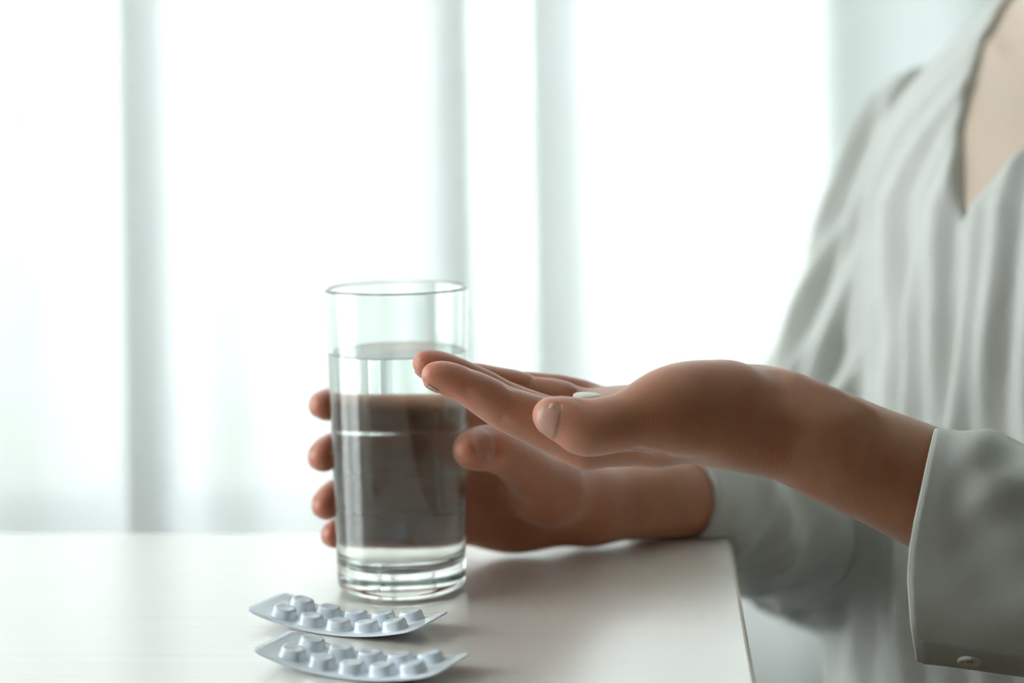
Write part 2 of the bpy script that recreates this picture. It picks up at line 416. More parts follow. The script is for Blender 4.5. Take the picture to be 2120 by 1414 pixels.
# ------------------------------------------------------------------ curtains
def curtain_mesh(name, x0, x1, yc, z0, z1, wav, amp, seed, step=0.006, nz=26):
    r = np.random.default_rng(seed)
    L = x1 - x0; n = int(L / step * 1.4) + 2
    s = np.linspace(0, 1, n)
    k = max(3, int(L / wav)); ph = np.cumsum(np.r_[0, r.uniform(0.65, 1.4, k)]); ph = ph / ph[-1] * k * 2 * math.pi
    phase = np.interp(s, np.linspace(0, 1, k + 1), ph); A = amp * np.interp(s, np.linspace(0, 1, k + 1), r.uniform(0.5, 1.25, k + 1))
    G = np.zeros((n, nz, 3))
    for j, t in enumerate(np.linspace(0, 1, nz)):
        sway = 0.006 * np.sin(t * 3 + s * 9 + seed) * t
        G[:, j, 0] = x0 + L * s + 0.25 * A * np.sin(2 * phase + 0.6) * (0.8 + 0.2 * t)
        G[:, j, 1] = yc + A * np.sin(phase) * (0.85 + 0.15 * t) + sway
        G[:, j, 2] = z1 + (z0 - z1) * t
    return grid_mesh(name, G)
YC = 1.47
rod = empty('curtain_rod', (0, YC, 2.48), label='long slim rod the sheer curtains hang from above the window', cat='curtain rod')
bm = bmesh.new(); bmesh.ops.create_cone(bm, cap_ends=True, segments=24, radius1=0.011, radius2=0.011, depth=2.9, matrix=Matrix.Rotation(math.pi / 2, 4, 'Y'))
me = bpy.data.meshes.new('tube'); bm.to_mesh(me); bm.free(); link('tube', me, M['frame'], rod, smooth=True).location = (0.05, 0, 0)
for x in (-1.42, 1.5):
    bm = bmesh.new(); bmesh.ops.create_uvsphere(bm, u_segments=20, v_segments=12, radius=0.022); me = bpy.data.meshes.new('finial'); bm.to_mesh(me); bm.free()
    link('finial', me, M['frame'], rod, smooth=True).location = (x, 0, 0)
for x in (-1.38, 1.3):
    link('bracket', box_mesh('bracket', x - 0.01, x + 0.01, -0.012, RY1 - YC, -0.012, 0.012, 0.002), M['frame'], rod)
spans = [(-1.42, ux(345, YC), 'sheer', 0.11, 0.007, 0.019, 'sheer white curtain panel at the far left edge of the picture'),
         (ux(249, YC), ux(968, YC), 'sheer', 0.14, 0.007, 0, 'wide sheer white curtain panel behind and left of the glass'),
         (ux(862, YC), ux(1206, YC), 'sheer', 0.13, 0.006, 0.019, 'narrow sheer curtain panel hanging right behind the glass rim'),
         (ux(1101, YC), ux(2080, YC), 'sheer', 0.14, 0.006, 0.0, 'bright sheer curtain panel behind the open palm'),
         (ux(1717, YC), 1.45, 'sheer_thick', 0.09, 0.007, 0.019, 'thicker pale green-grey curtain behind the shoulder at the right')]
for i, (a, b, mt, wv, am, dy, lb) in enumerate(spans):
    link('sheer_curtain', curtain_mesh('sheer_curtain', a, b, YC + dy, 0.03, 2.465, wv, am, i + 3), M[mt], None, lb, 'curtain', 'curtains along the window wall', smooth=True)

# ------------------------------------------------------------------ outside
struct('ground', box_mesh('ground', -40, 40, RY1 + 0.3, 60, -3.2, -3.0), M['pale_paving'])
def building(x0, x1, y0, y1, z0, z1, nx, nz, label):
    b = empty('building', ((x0 + x1) / 2, y0, z0), label=label, cat='building', group='buildings across the street')
    w, h = x1 - x0, z1 - z0
    link('wall', box_mesh('wall', -w / 2, w / 2, 0, y1 - y0, 0, h), M['facade'], b)
    link('roof', box_mesh('roof', -w / 2 - 0.3, w / 2 + 0.3, -0.3, y1 - y0 + 0.3, h, h + 0.3), M['frame'], b)
    me = box_mesh('window', -w / nx * 0.28, w / nx * 0.28, -0.06, 0.02, 0, h / nz * 0.5); me.materials.append(M['frame'])
    for i in range(nx):
        for j in range(nz):
            link('window', me, None, b).location = (-w / 2 + w * (i + 0.5) / nx, 0, h * (j + 0.3) / nz)
building(-7.5, -0.7, 26, 32, -3, 1.2, 4, 2, 'pale building seen faintly through the gap above the glass')
building(0.15, 4.5, 30, 36, -3, 1.05, 3, 2, 'pale building seen faintly through the curtain gap right of the glass')
def shrub(c, r, n, label, seed):
    rr = np.random.default_rng(seed); root = empty('shrub', c, label=label, cat='shrub', group='shrubs outside the window')
    V = []; Fc = []
    for i in range(n):
        d = nrm(rr.normal(size=3)) * rr.uniform(0.55, 1.0) * np.array(r) + np.array([0, 0, r[2]])
        a = nrm(rr.normal(size=3)); b_ = nrm(np.cross(a, rr.normal(size=3))); l = rr.uniform(0.07, 0.12); k = len(V)
        V += [d - a * l, d + b_ * l * 0.45, d + a * l, d - b_ * l * 0.45]; Fc.append((k, k + 1, k + 2, k + 3))
    o = link('foliage', mesh_np('foliage', V, Fc), M['leaf'], root, kind='stuff')
    bm = bmesh.new(); bmesh.ops.create_cone(bm, cap_ends=True, segments=10, radius1=0.05, radius2=0.03, depth=c[2] + 3.0 + r[2])
    me = bpy.data.meshes.new('stem'); bm.to_mesh(me); bm.free(); link('stem', me, M['bark'], root).location = (0, 0, r[2] - (c[2] + 3 + r[2]) / 2)
shrub((ux(455, 4.2), 4.2, -0.75), (0.22, 0.25, 0.42), 1500, 'dark green shrub showing through the curtain just above the table', 1)
shrub((ux(1150, 7.5), 7.5, -1.0), (0.5, 0.5, 0.62), 1500, 'green tree top seen in the curtain gap above the open palm', 2)

# ------------------------------------------------------------------ table
TC = on_plane(1508, 1105); TA = math.radians(-4.6)
tbl = empty('table', (TC[0], TC[1], 0), TA, label='pale wood laminate table the glass and tablet packs stand on', cat='table')
TW, TD = 1.25, 0.70
link('table_top', box_mesh('table_top', -TW, 0, -TD, 0, ZT - 0.028, ZT, 0.0012), M['table'], tbl)
for nm, q in (('edge_band', (-0.0002, 0.0008, -TD + 0.001, -0.001, ZT - 0.027, ZT - 0.0014)), ('edge_band', (-TW + 0.001, -0.001, -0.0002, 0.0008, ZT - 0.027, ZT - 0.0014))):
    link(nm, box_mesh(nm, *q), M['table_edge'], tbl)
for x in (-TW + 0.06, -0.06):
    for y in (-TD + 0.06, -0.06):
        link('leg', box_mesh('leg', x - 0.02, x + 0.02, y - 0.02, y + 0.02, 0, ZT - 0.028, 0.003), M['leg'], tbl)
for y in (-TD + 0.06, -0.06):
    link('apron', box_mesh('apron', -TW + 0.08, -0.08, y - 0.01, y + 0.01, ZT - 0.088, ZT - 0.028, 0.002), M['leg'], tbl)

# ------------------------------------------------------------------ glass and water
G = on_plane(832, 1214)
GH, RT, RB = 0.1455, 0.0349, 0.0310
def ro(z): return RB + (RT - RB) * z / GH
def glass_profile():
    w = 0.0021; p = [(0, 0.0016), (RB * 0.72, 0.0012), (RB * 0.80, 0.0)]
    for a in np.linspace(0, math.pi / 2, 7): p.append((ro(0.004) - 0.004 + 0.004 * math.sin(a), 0.004 - 0.004 * math.cos(a)))
    for z in [0.0047, 0.0056, 0.008] + list(np.linspace(0.012, GH - 0.008, 14)) + [GH - 0.0050, GH - 0.0034, GH - 0.0024]: p.append((ro(z), z))
    for a in np.linspace(0, math.pi, 9): p.append((ro(GH) - w / 2 + w / 2 * 1.1 * math.cos(a), GH - 0.0012 + 0.0012 * math.sin(a)))
    for z in [GH - 0.0024, GH - 0.0034, GH - 0.0050] + list(np.linspace(GH - 0.008, 0.022, 14)) + [0.0195, 0.0186]: p.append((ro(z) - w, z))
    for a in np.linspace(0, math.pi / 2, 7)[1:]: p.append((ro(0.0125) - w - 0.0055 + 0.0055 * math.cos(a), 0.018 - 0.0055 * math.sin(a)))
    p += [(RB * 0.4, 0.0118), (0, 0.0115)]
    return p
go = link('drinking_glass', lathe_mesh('drinking_glass', glass_profile(), 128), M['glass'], None, 'tall clear tumbler of water held by the far hand', 'glass', smooth=True)
go.location = (G[0], G[1], ZT + 0.0003)
WL = 0.1145
def water_profile():
    e = 0.00015; w = 0.0021 - e
    p = [(0, 0.0115 - e), (RB * 0.4, 0.0118 - e)]
    for a in np.linspace(math.pi / 2, 0, 7): p.append((ro(0.0125) - w - 0.0055 + 0.0055 * math.cos(a), 0.018 - e - 0.0055 * math.sin(a)))
    for z in list(np.linspace(0.0195, WL - 0.0030, 16)) + [WL - 0.0015, WL - 0.0008, WL - 0.0003, WL + 0.0004]: p.append((ro(z) - w, z))
    for r_, dz in ((0.0004, 0.0002), (0.0010, 0.00005), (0.002, 0.0)): p.append((ro(WL) - w - r_, WL + dz))
    p += [(ro(WL) - w - 0.0023, WL), (0.015, WL), (0, WL)]
    return p
wo = link('water', lathe_mesh('water', water_profile(), 128), M['water'], None, 'clear still water filling the tumbler to three quarters', 'water', smooth=True)
wo.location = go.location

# ------------------------------------------------------------------ blister packs
BL, BW = 0.0895, 0.0335
CURL = 0.0066
def sheet_height(s): return CURL * (2 * s / BL) ** 2
def sheet_pt(s, w, dz=0.0):
    k = 4 * CURL * 2 * s / BL ** 2; n = np.array([-k, 0, 1]) / math.sqrt(1 + k * k)
    return np.array([s * 0.985, w, sheet_height(s)]) + n * dz
def sheet_mesh(name, dz0, dz1, inset=0.0):
    ns, r = 44, 0.0042
    L, W = BL / 2 - inset, BW / 2 - inset
    bm = bmesh.new(); top = []; bot = []
    for s in np.linspace(-L, L, ns):
        e = max(0, abs(s) - (L - r)); half = W - (r - math.sqrt(max(r * r - e * e, 0)))
        top.append([bm.verts.new(sheet_pt(s, w, dz1)) for w in np.linspace(-half, half, 13)])
        bot.append([bm.verts.new(sheet_pt(s, w, dz0)) for w in np.linspace(-half, half, 13)])
    for i in range(ns - 1):
        for j in range(12):
            bm.faces.new((top[i][j], top[i + 1][j], top[i + 1][j + 1], top[i][j + 1]))
            bm.faces.new((bot[i][j], bot[i][j + 1], bot[i + 1][j + 1], bot[i + 1][j]))
        for j, sg in ((0, 1), (12, -1)):
            q = (top[i][j], bot[i][j], bot[i + 1][j], top[i + 1][j]); bm.faces.new(q if sg > 0 else q[::-1])
    for i, sg in ((0, 1), (ns - 1, -1)):
        for j in range(12):
            q = (top[i][j], top[i][j + 1], bot[i][j + 1], bot[i][j]); bm.faces.new(q if sg > 0 else q[::-1])
    bmesh.ops.recalc_face_normals(bm, faces=bm.faces[:])
    me = bpy.data.meshes.new(name); bm.to_mesh(me); bm.free(); return me
def pocket_mesh():
    n = 40; rx, ry, h = 0.0056, 0.0046, 0.0042
    prof = [(1.12, -0.0001), (1.06, 0.00025), (1.0, 0.0009), (0.93, 0.0030), (0.90, 0.0037), (0.84, 0.0041), (0.72, 0.00425), (0.55, 0.00405), (0.30, 0.0039), (0, 0.0039)]
    bm = bmesh.new(); rings = []
    for k, z in prof:
        if k == 0: rings.append([bm.verts.new((0, 0, z))]); continue
        R = []
        for i in range(n):
            a = 2 * math.pi * i / n; c, s = math.cos(a), math.sin(a); e = 2 / 2.5
            R.append(bm.verts.new((rx * k * math.copysign(abs(c) ** e, c), ry * k * math.copysign(abs(s) ** e, s), z)))
        rings.append(R)
    for A, B in zip(rings[:-1], rings[1:]):
        for i in range(n):
            j = (i + 1) % n
            bm.faces.new((A[i], A[j], B[j], B[i]) if len(B) > 1 else (A[i], A[j], B[0]))
    me = bpy.data.meshes.new('tablet_pocket'); bm.to_mesh(me); bm.free()
    me.polygons.foreach_set('use_smooth', [True] * len(me.polygons)); me.materials.append(M['blister']); return me
me_sheet = sheet_mesh('plastic_sheet', 0.00012, 0.00042); me_foil = sheet_mesh('foil_backing', 0.0, 0.00012); me_pocket = pocket_mesh()
for me in (me_sheet, me_foil): me.polygons.foreach_set('use_smooth', [True] * len(me.polygons))
me_sheet.materials.append(M['blister']); me_foil.materials.append(M['foil'])
def emboss_mesh():
    Gd = np.array([[sheet_pt(s, w, 0.00047) for w in np.linspace(BW / 2 - 0.0065, BW / 2 - 0.0012, 5)] for s in np.linspace(-BL / 2 + 0.005, -BL / 2 + 0.034, 14)])
    return grid_mesh('embossed_strip', Gd)
me_emb = emboss_mesh(); me_emb.materials.append(M['emboss'])
def pack(u, v, ang, label, tilt=0.0):
    c = on_plane(u, v); r = empty('blister_pack', (0, 0, 0), math.radians(ang), label=label, cat='tablet pack', group='tablet packs on the table')
    a = math.radians(ang); off = np.array([-math.sin(a), math.cos(a)]) * BW / 2
    r.location = (c[0] + off[0], c[1] + off[1], ZT + 0.0004); r.rotation_euler.y = math.radians(tilt)
    link('plastic_sheet', me_sheet, None, r); link('foil_backing', me_foil, None, r); link('embossed_strip', me_emb, None, r)
    for j in (-1, 1):
        for i in range(5):
            s = (i - 2) * 0.0146; w = j * 0.0076
            p = sheet_pt(s, w, 0.0004); k = 8 * CURL * s / BL ** 2
            o = link('tablet_pocket', me_pocket, None, r); o.location = p; o.rotation_euler = (0, -math.atan(k), 0)
    return r
pack(680, 1317, -25, 'upper of the two curled tablet packs, nearest the base of the glass')
pack(706, 1408, -25, 'lower of the two curled tablet packs, at the front of the table')

# ------------------------------------------------------------------ the person: hands first
fing = {}
# near (left) hand, palm up, seen from the thumb side
fing['index'] = [J(1212, 912, .789, 56), J(1118, 874, .788, 50), J(1048, 846, .787, 43.5), J(1003, 820, .787, 39), J(963, 798, .787, 34), J(925, 783, .787, 31), J(898, 777, .787, 25.5)]
fing['middle'] = [J(1215, 898, .806, 54), J(1120, 862, .806, 44), J(1040, 826, .806, 37), J(1000, 802, .805, 34), J(952, 778, .804, 32), J(912, 762, .803, 31), J(880, 752, .802, 26)]
fing['ring'] = [J(1245, 886, .823, 50), J(1165, 832, .823, 41), J(1105, 818, .822, 35.5), J(1064, 803, .821, 34), J(1022, 792, .820, 30), J(985, 784, .819, 29), J(952, 782, .818, 24)]
fing['pinky'] = [J(1285, 872, .838, 46), J(1218, 828, .838, 35), J(1165, 810, .837, 30), J(1140, 806, .836, 28), J(1112, 801, .836, 26), J(1084, 798, .835, 25), J(1058, 798, .834, 21)]
thumb = [J(1500, 862, .788, 80), J(1400, 862, .778, 74), J(1290, 874, .769, 56), J(1215, 886, .766, 54), J(1178, 872, .766, 44), J(1138, 860, .767, 35.5)]
YV = np.array([0, 1.0, 0])
fing_s = {k: spline(v, 3) for k, v in fing.items()}; thumb_s = spline(thumb, 3)
def near_hand(p):
    Fd = None
    for k in ('index', 'middle', 'ring', 'pinky'):
        d = chain(p, fing_s[k], 0.002)
        Fd = d if Fd is None else smin(Fd, d, 0.0016)
    palm = None
    W = {'index': J(1540, 880, .793, 66), 'middle': J(1545, 872, .803, 66), 'ring': J(1545, 866, .813, 64), 'pinky': J(1535, 860, .822, 62)}
    mid = {'index': J(1360, 902, .790, 60), 'middle': J(1370, 893, .805, 54), 'ring': J(1385, 884, .820, 54), 'pinky': J(1400, 868, .834, 58)}
    for k in W:
        d = chain(p, [fing[k][0], mid[k], W[k]], 0.004)
        palm = d if palm is None else smin(palm, d, 0.012)
    hyp = ell(p, P(1420, 850, .832), np.eye(3), (0.034, 0.013, 0.0115))
    palm = smin(palm, hyp, 0.012)
    z0 = P(1215, 833, .800)[2]; pc_ = P(1285, 840, .816); pc_[2] = z0 - 0.0066
    palm = smin(palm, ell(p, pc_, np.eye(3), (0.026, 0.027, 0.0105)), 0.006)
    d = smin(palm, Fd, 0.004)
    ax = nrm(P(1300, 870, .77) - P(1520, 850, .79)); n2 = nrm(np.cross(ax, YV)); n3 = np.cross(ax, n2)
    then = ell(p, P(1440, 828, .784), np.array([ax, n2, n3]), (0.030, 0.0165, 0.0155))
    th = smin(chain(p, thumb_s, 0.003), then, 0.012)
    d = smin(d, th, 0.0045)
    fore = chain(p, spline([J(1520, 858, .800, 80), J(1600, 868, .800, 84), J(1680, 904, .799, 89), J(1760, 941, .799, 95), J(1900, 1001, .802, 106), J(1990, 1048, .805, 98), J(2080, 1090, .808, 98)], 3), 0.01, YV, 1.22)
    d = smin(d, fore, 0.016)
    # creases and relief (a positive depth cuts in)
    for a, b, w, h in (
        (P(1052, 800, .786), P(1040, 880, .777), .0022, .0007), (P(1066, 803, .786), P(1058, 850, .777), .0020, .0004),
        (P(975, 766, .787), P(968, 815, .779), .0021, .0006), (P(1106, 781, .822), P(1106, 800, .812), .0014, .0010), (P(1187, 806, .823), P(1192, 830, .812), .0016, .0013),
        (P(1318, 934, .764), P(1372, 944, .772), .0026, .0014), (P(1196, 828, .762), P(1240, 850, .756), .0022, .0007),
        (P(1572, 750, .797), P(1612, 815, .779), .0080, .0019), (P(1612, 780, .79), P(1650, 860, .778), .006, .0006),
        (P(1260, 835, .780), P(1310, 826, .800), .0030, .0016), (P(1157, 842, .760), P(1160, 892, .760), .0014, .0009),
        (P(1650, 790, .795), P(1800, 850, .785), .006, -.0012), (P(1700, 880, .775), P(1740, 868, .775), .007, -.0008)):
        d = d + crease(p, a, b, w, h)
    return d
# far (right) hand wrapped round the glass: joints laid round the glass axis
def cyl(phi, r, z): return np.array([G[0] + r * math.cos(math.radians(phi)), G[1] + r * math.sin(math.radians(phi)), z])
def wrap(mcp, phis, zs, radii, gap):
    pts = [mcp]
    for f_, z, r in zip(phis, zs, radii):
        pts.append((cyl(f_, ro(z - ZT) + r + gap, z), r))
    return pts
far = {}
far['index'] = wrap((cyl(38, 0.050, .824), .0108), (62, 92, 118, 138, 152, 163), (.828, .8305, .8325, .8350, .8362, .837), (.0100, .0094, .0087, .0080, .0074, .0063), .0004)
far['middle'] = wrap((cyl(47, 0.051, .806), .0110), (66, 95, 121, 141, 155, 167), (.8085, .8100, .8110, .8125, .8125, .8115), (.0100, .0094, .0089, .0083, .0077, .0066), .0004)
far['ring'] = wrap((cyl(57, 0.050, .788), .0108), (74, 100, 124, 142, 155, 166), (.7895, .7905, .7908, .7900, .7888, .7875), (.0098, .0092, .0086, .0080, .0073, .0062), .0004)
far['pinky'] = wrap((cyl(68, 0.048, .770), .0100), (84, 106, 125, 139, 149, 157), (.7715, .7722, .7725, .7722, .772, .7718), (.0088, .0082, .0076, .0070, .0064, .0054), .0004)
far_thumb = [J(1165, 1015, .918, 62), J(1110, 985, .897, 56), J(1075, 955, .880, 48), J(1030, 930, .861, 45), J(1000, 928, .851, 41), J(973, 932, .8455, 35)]
far_s = {k: spline(v, 3) for k, v in far.items()}; far_thumb_s = spline(far_thumb, 3)
def far_hand(p):
    Fd = None
    for k in far:
        d = chain(p, far_s[k], 0.002)
        Fd = d if Fd is None else smin(Fd, d, 0.0014)
    palm = None
    for k, w in (('index', J(1205, 1022, .928, 50)), ('middle', J(1208, 1035, .936, 54)), ('ring', J(1205, 1050, .940, 54)), ('pinky', J(1195, 1062, .940, 50))):
        m_ = (far[k][0][0] * 0.5 + w[0] * 0.5, .0130 if k != 'pinky' else .0125)
        d = chain(p, [(far[k][0][0], far[k][0][1] * 1.08), m_, w], 0.004)
        palm = d if palm is None else smin(palm, d, 0.010)
    hyp = ell(p, P(1070, 1088, .928), np.eye(3), (0.026, 0.013, 0.0135)); palm = smin(palm, hyp, 0.010)
    d = smin(palm, Fd, 0.005)
    then = ell(p, P(1120, 1022, .909), np.eye(3), (0.019, 0.013, 0.0165))
    th = smin(chain(p, far_thumb_s, 0.003), then, 0.010)
    d = smin(d, th, 0.005)
    fore = chain(p, spline([J(1200, 1042, .938, 62), J(1260, 1040, .946, 68), J(1390, 1028, .968, 76), J(1500, 1040, 1.0, 72), J(1600, 1050, 1.05, 78)], 3), 0.008, YV, 1.15)
    d = smin(d, fore, 0.014)
    for a, b, w, h in ((P(1030, 972, .868), P(1110, 992, .885), .0034, .0012), (P(1022, 1030, .905), P(1096, 1082, .905), .007, .0016),
                       (P(985, 900, .845), P(1030, 885, .850), .003, .0006)):
        d = d + crease(p, a, b, w, h)
    # the hand rests on the table and stays off the glass
    d = smax(d, ZT + 0.0008 - p[:, 2], 0.002)
    rr = np.hypot(p[:, 0] - G[0], p[:, 1] - G[1]); g = np.maximum(ro(p[:, 2] - ZT) + 0.0003 - rr, (p[:, 2] - ZT - GH - .001))
    d = smax(d, g, 0.0006)
    return d

# torso frame
TH = math.radians(30); FW = np.array([-math.cos(TH), -math.sin(TH), 0]); RW = np.array([-math.sin(TH), math.cos(TH), 0])
PV = P(2010, 440, 1.0); T0 = PV - FW * 0.105
SH_R = P(1930, 300, 1.185); EL_R = P(1690, 1062, 1.12)
EL_L = P(2500, 1230, .83); SH_L = T0 - RW * 0.165; SH_L[2] = SH_R[2] + 0.01
ZK = np.array([.40, .55, .66, .78, .86, .925, .965, 1.0, 1.03, 1.055, 1.075])
AK = np.array([.130, .130, .128, .118, .112, .106, .094, .080, .068, .058, .052])
BK = np.array([.180, .172, .166, .160, .160, .165, .165, .150, .112, .076, .058])
OK = np.array([.010, .010, .012, .010, .006, .000, -.010, -.022, -.030, -.034, -.036])
def torso(p, grow=0.0):
    z = p[:, 2]; a = np.interp(z, ZK, AK) + grow; b = np.interp(z, ZK, BK) + grow; o = np.interp(z, ZK, OK)
    q = p - T0; f = q @ FW - o; w = q @ RW
    k0 = np.sqrt((f / a) ** 2 + (w / b) ** 2) + 1e-9; k1 = np.sqrt((f / (a * a)) ** 2 + (w / (b * b)) ** 2) + 1e-9
    return k0 * (k0 - 1) / k1
NECK0 = T0 + FW * -0.032; NECK0[2] = 1.03; NECK1 = T0 + FW * -0.005; NECK1[2] = 1.13
HEAD = T0 + FW * 0.022; HEAD[2] = 1.235
AXB = np.array([FW, RW, [0, 0, 1.0]])
def L(f, w, z, base=None):
    b = T0 if base is None else base
    q = b + FW * f + RW * w; q = np.array(q, float)
    if base is None: q[2] = z
    else: q[2] = b[2] + z
    return q
def body(p):
    d = smax(torso(p, np.interp(p[:, 2], [.86, .92], [-.020, -.004])), p[:, 2] - 1.085, 0.01)
    d = smin(d, cone(p, NECK0, NECK1, .050, .050, None), 0.02)
    for s in (1, -1):
        d = d + crease(p, L(.066, s * .016, 1.012), L(-.03, s * .13, 1.022), .006, -.004)       # collar bones
        d = d + crease(p, L(.045, s * .014, 1.03), L(-.02, s * .055, 1.13), .008, -.004)          # neck tendons
    d = d + crease(p, L(.055, 0, 1.035), L(.060, 0, 1.02), .010, .005)
    arm = smin(cone(p, SH_R, EL_R, .036, .032), cone(p, EL_R, P(1560, 1045, 1.03), .034, .026), .02)
    arm2 = smin(cone(p, SH_L, EL_L, .034, .030), cone(p, EL_L, P(2050, 1066, .803), .030, .024), .02)
    d = smin(d, np.minimum(arm, arm2), .012)
    # head
    hd = ell(p, L(-.012, 0, .02, HEAD), AXB, (.092, .074, .092)); hd = smin(hd, ell(p, L(.028, 0, -.055, HEAD), AXB, (.056, .050, .058)), .03)
    hd = smin(hd, cone(p, L(.082, 0, .004, HEAD), L(.098, 0, -.030, HEAD), .007, .011), .012)   # nose
    for s in (1, -1):
        hd = smin(hd, ell(p, L(-.01, s * .074, -.012, HEAD), AXB, (.018, .007, .030)), .006)       # ears
        hd = hd + crease(p, L(.080, s * .030, .004, HEAD), L(.080, s * .034, .004, HEAD), .014, .006)
        hd = smin(hd, ell(p, L(.068, s * .031, .003, HEAD), AXB, (.011, .012, .008)), .004)        # eyes
    hd = smin(hd, cone(p, L(.078, -.016, -.062, HEAD), L(.078, .016, -.062, HEAD), .007, .007), .006)
    hd = hd + crease(p, L(.088, -.02, -.062, HEAD), L(.088, .02, -.062, HEAD), .003, .003)
    return smin(d, hd, .02)
# ---- blouse
def fnoise(x, seed):
    r = np.random.default_rng(seed); v = 0
    for k in range(4): v = v + np.sin(x * r.uniform(0.6, 1.8) * (1.5 ** k) + r.uniform(0, 6.3)) / (1.3 ** k)
    return v / 2.2
def blouse(p):
    q = p - T0; z = p[:, 2]; f = q @ FW; w = q @ RW
    ang = np.arctan2(w, f + 0.02)
    s = ang * 0.14
    warp = s + 0.010 * np.sin(z * 11 + 1) + 0.006 * np.sin(z * 23 + ang * 4) + (1.0 - z) * 0.06 * ang
    amp = np.clip((1.03 - z) / 0.18, 0.25, 1.0)
    fold = 0.0042 * np.sin(warp * 2 * math.pi / 0.047 + 1.5 * np.sin(z * 6)) + 0.0026 * np.sin(warp * 2 * math.pi / 0.024 + 2.0 * np.sin(z * 9 + 2)) + 0.0030 * fnoise(z * 14 + ang * 7, 5)
    d = torso(p, 0.004 + 0.012 * 0) - fold * amp * 1.15
    # a hidden button band down the front
    wl = 0.002 + 0.004 * np.sin(z * 8)
    d = d - 0.0022 / (1 + np.exp(-(wl - w) / 0.0009)) * (f > 0) / (1 + np.exp(-(w - wl + 0.034) / 0.0009))
    # sleeve of the far arm
    def along(a, b):
        ab = b - a; t = ((p - a) @ ab) / (ab @ ab); return t
    t1 = along(SH_R, EL_R)
    up = cone(p, SH_R, EL_R + np.array([0, 0, -.004]), .046, .057, YV, 1.0)
    side = (p[:, 0] - (SH_R[0] + t1 * (EL_R[0] - SH_R[0]))); dep = (p[:, 1] - (SH_R[1] + t1 * (EL_R[1] - SH_R[1])))
    a1 = np.arctan2(side, -dep) * 0.055
    up = up - 0.0075 * np.sin(a1 * 2 * math.pi / 0.042 + 4 * t1 + 1.2 * np.sin(t1 * 9)) - 0.0035 * np.sin(a1 * 2 * math.pi / 0.021 + 9 * t1)
    c0 = P(1392, 1032, .968); c1 = P(1560, 1056, 1.045)
    lo_ = chain(p, [(c0 - (c1 - c0) * 0.25, .0250), (c0, .0268), (c0 * .6 + c1 * .4, .036), (c1, .043), (EL_R + np.array([.01, 0, -.012]), .052)], 0.01, YV, 1.1)
    t2 = along(c0, EL_R)
    lo_ = lo_ - 0.0032 * np.sin(t2 * 26 + 8 * (p[:, 2] - .75) / .05 * 0.5) * np.clip(t2 * 3, 0, 1) - 0.002 * np.sin(t2 * 47 - (p[:, 2] - .75) * 90) * np.clip(t2 * 3, 0, 1)
    # drape below the elbow
    dr = ell(p, P(1610, 1120, 1.075), np.eye(3), (.050, .030, .020)); lo_ = smin(lo_, dr, .02)
    axc = nrm(c1 - c0 + np.array([0, 0, 0])); lo_ = smax(lo_, -((p - c0) @ axc), 0.0012)
    fa = cone(p, c0 - axc * .02, c0 + axc * .022, .0240, .0240, YV, 1.1)
    lo_ = smax(lo_, -fa, 0.001)
    sl = smin(up, lo_, 0.022)
    d = smin(d, sl, 0.012)
    # near shoulder and upper arm
    d = smin(d, cone(p, SH_L, EL_L, .054, .058), .02)
    # V neck: cut away the front between the neck edges, and everything above the collar
    zv = PV[2] - 0.006
    hw = np.interp(z, [zv, zv + .05, zv + .09, zv + .125, zv + .16], [0.0, .032, .052, .060, .064])
    wc = np.interp(z, [zv, zv + .05, zv + .13], [.002, .000, -.002])
    cut = np.maximum(np.abs(w - wc) - hw, np.maximum(zv - z, -(f + 0.045)))
    d = smax(d, -cut, 0.003)
    d = smax(d, z - (1.052 + 0.006 * np.cos(ang)), 0.004)
    d = smax(d, 0.50 + 0.012 * np.sin(ang * 5) - z, 0.004)
    # the sleeve lies on the table top
    ct, st_ = math.cos(TA), math.sin(TA); xl = (p[:, 0] - TC[0]) * ct + (p[:, 1] - TC[1]) * st_; yl = -(p[:, 0] - TC[0]) * st_ + (p[:, 1] - TC[1]) * ct
    box_ = np.maximum(np.maximum(xl - 0.001, yl - 0.001), z - ZT - 0.0008)
    d = smax(d, -box_, 0.002)
    return d
def trousers(p):
    d = smax(smax(torso(p, -0.004), p[:, 2] - 0.56, .01), 0.450 - p[:, 2], .01)
    for s in (1, -1):
        h = L(.02, s * .085, .534); k = L(.44, s * .10, .52); a = L(.42, s * .10, .07)
        d = smin(d, smin(cone(p, h, k, .082, .060), cone(p, k, a, .060, .046), .03), .03)
    return d

person = empty('person', (T0[0], T0[1], 0), label='person in a loose white V-neck blouse holding out a tablet on an open palm', cat='person')
def at_root(me):
    return me
def child(name, me, m, parent=person, **k):
    o = link(name, me, m, parent, **k)
    if parent is person: o.matrix_parent_inverse = Matrix.Translation(-Vector((T0[0], T0[1], 0)))
    return o
parts = []
parts.append(surface(near_hand, P(835, 990, .83) * [1, 0, 0] + [0, .735, .72], P(2085, 700, .80) * [1, 0, 0] + [0, .875, .90], .0009))
parts.append(surface(far_hand, [G[0] - .056, .825, ZT - .002], [P(1600, 1000, 1.05)[0] + .02, 1.07, .865], .0011))
parts.append(surface(body, [.10, .72, .42], [.62, 1.30, 1.36], .004))
bme = np_mesh('body', parts)
co = np.zeros(len(bme.vertices) * 3, np.float32); bme.vertices.foreach_get('co', co); co = co.reshape(-1, 3)
fl = np.full(len(co), 0.5)                                     # 0 pale chest, 0.5 forearm, 1 flushed fingertips
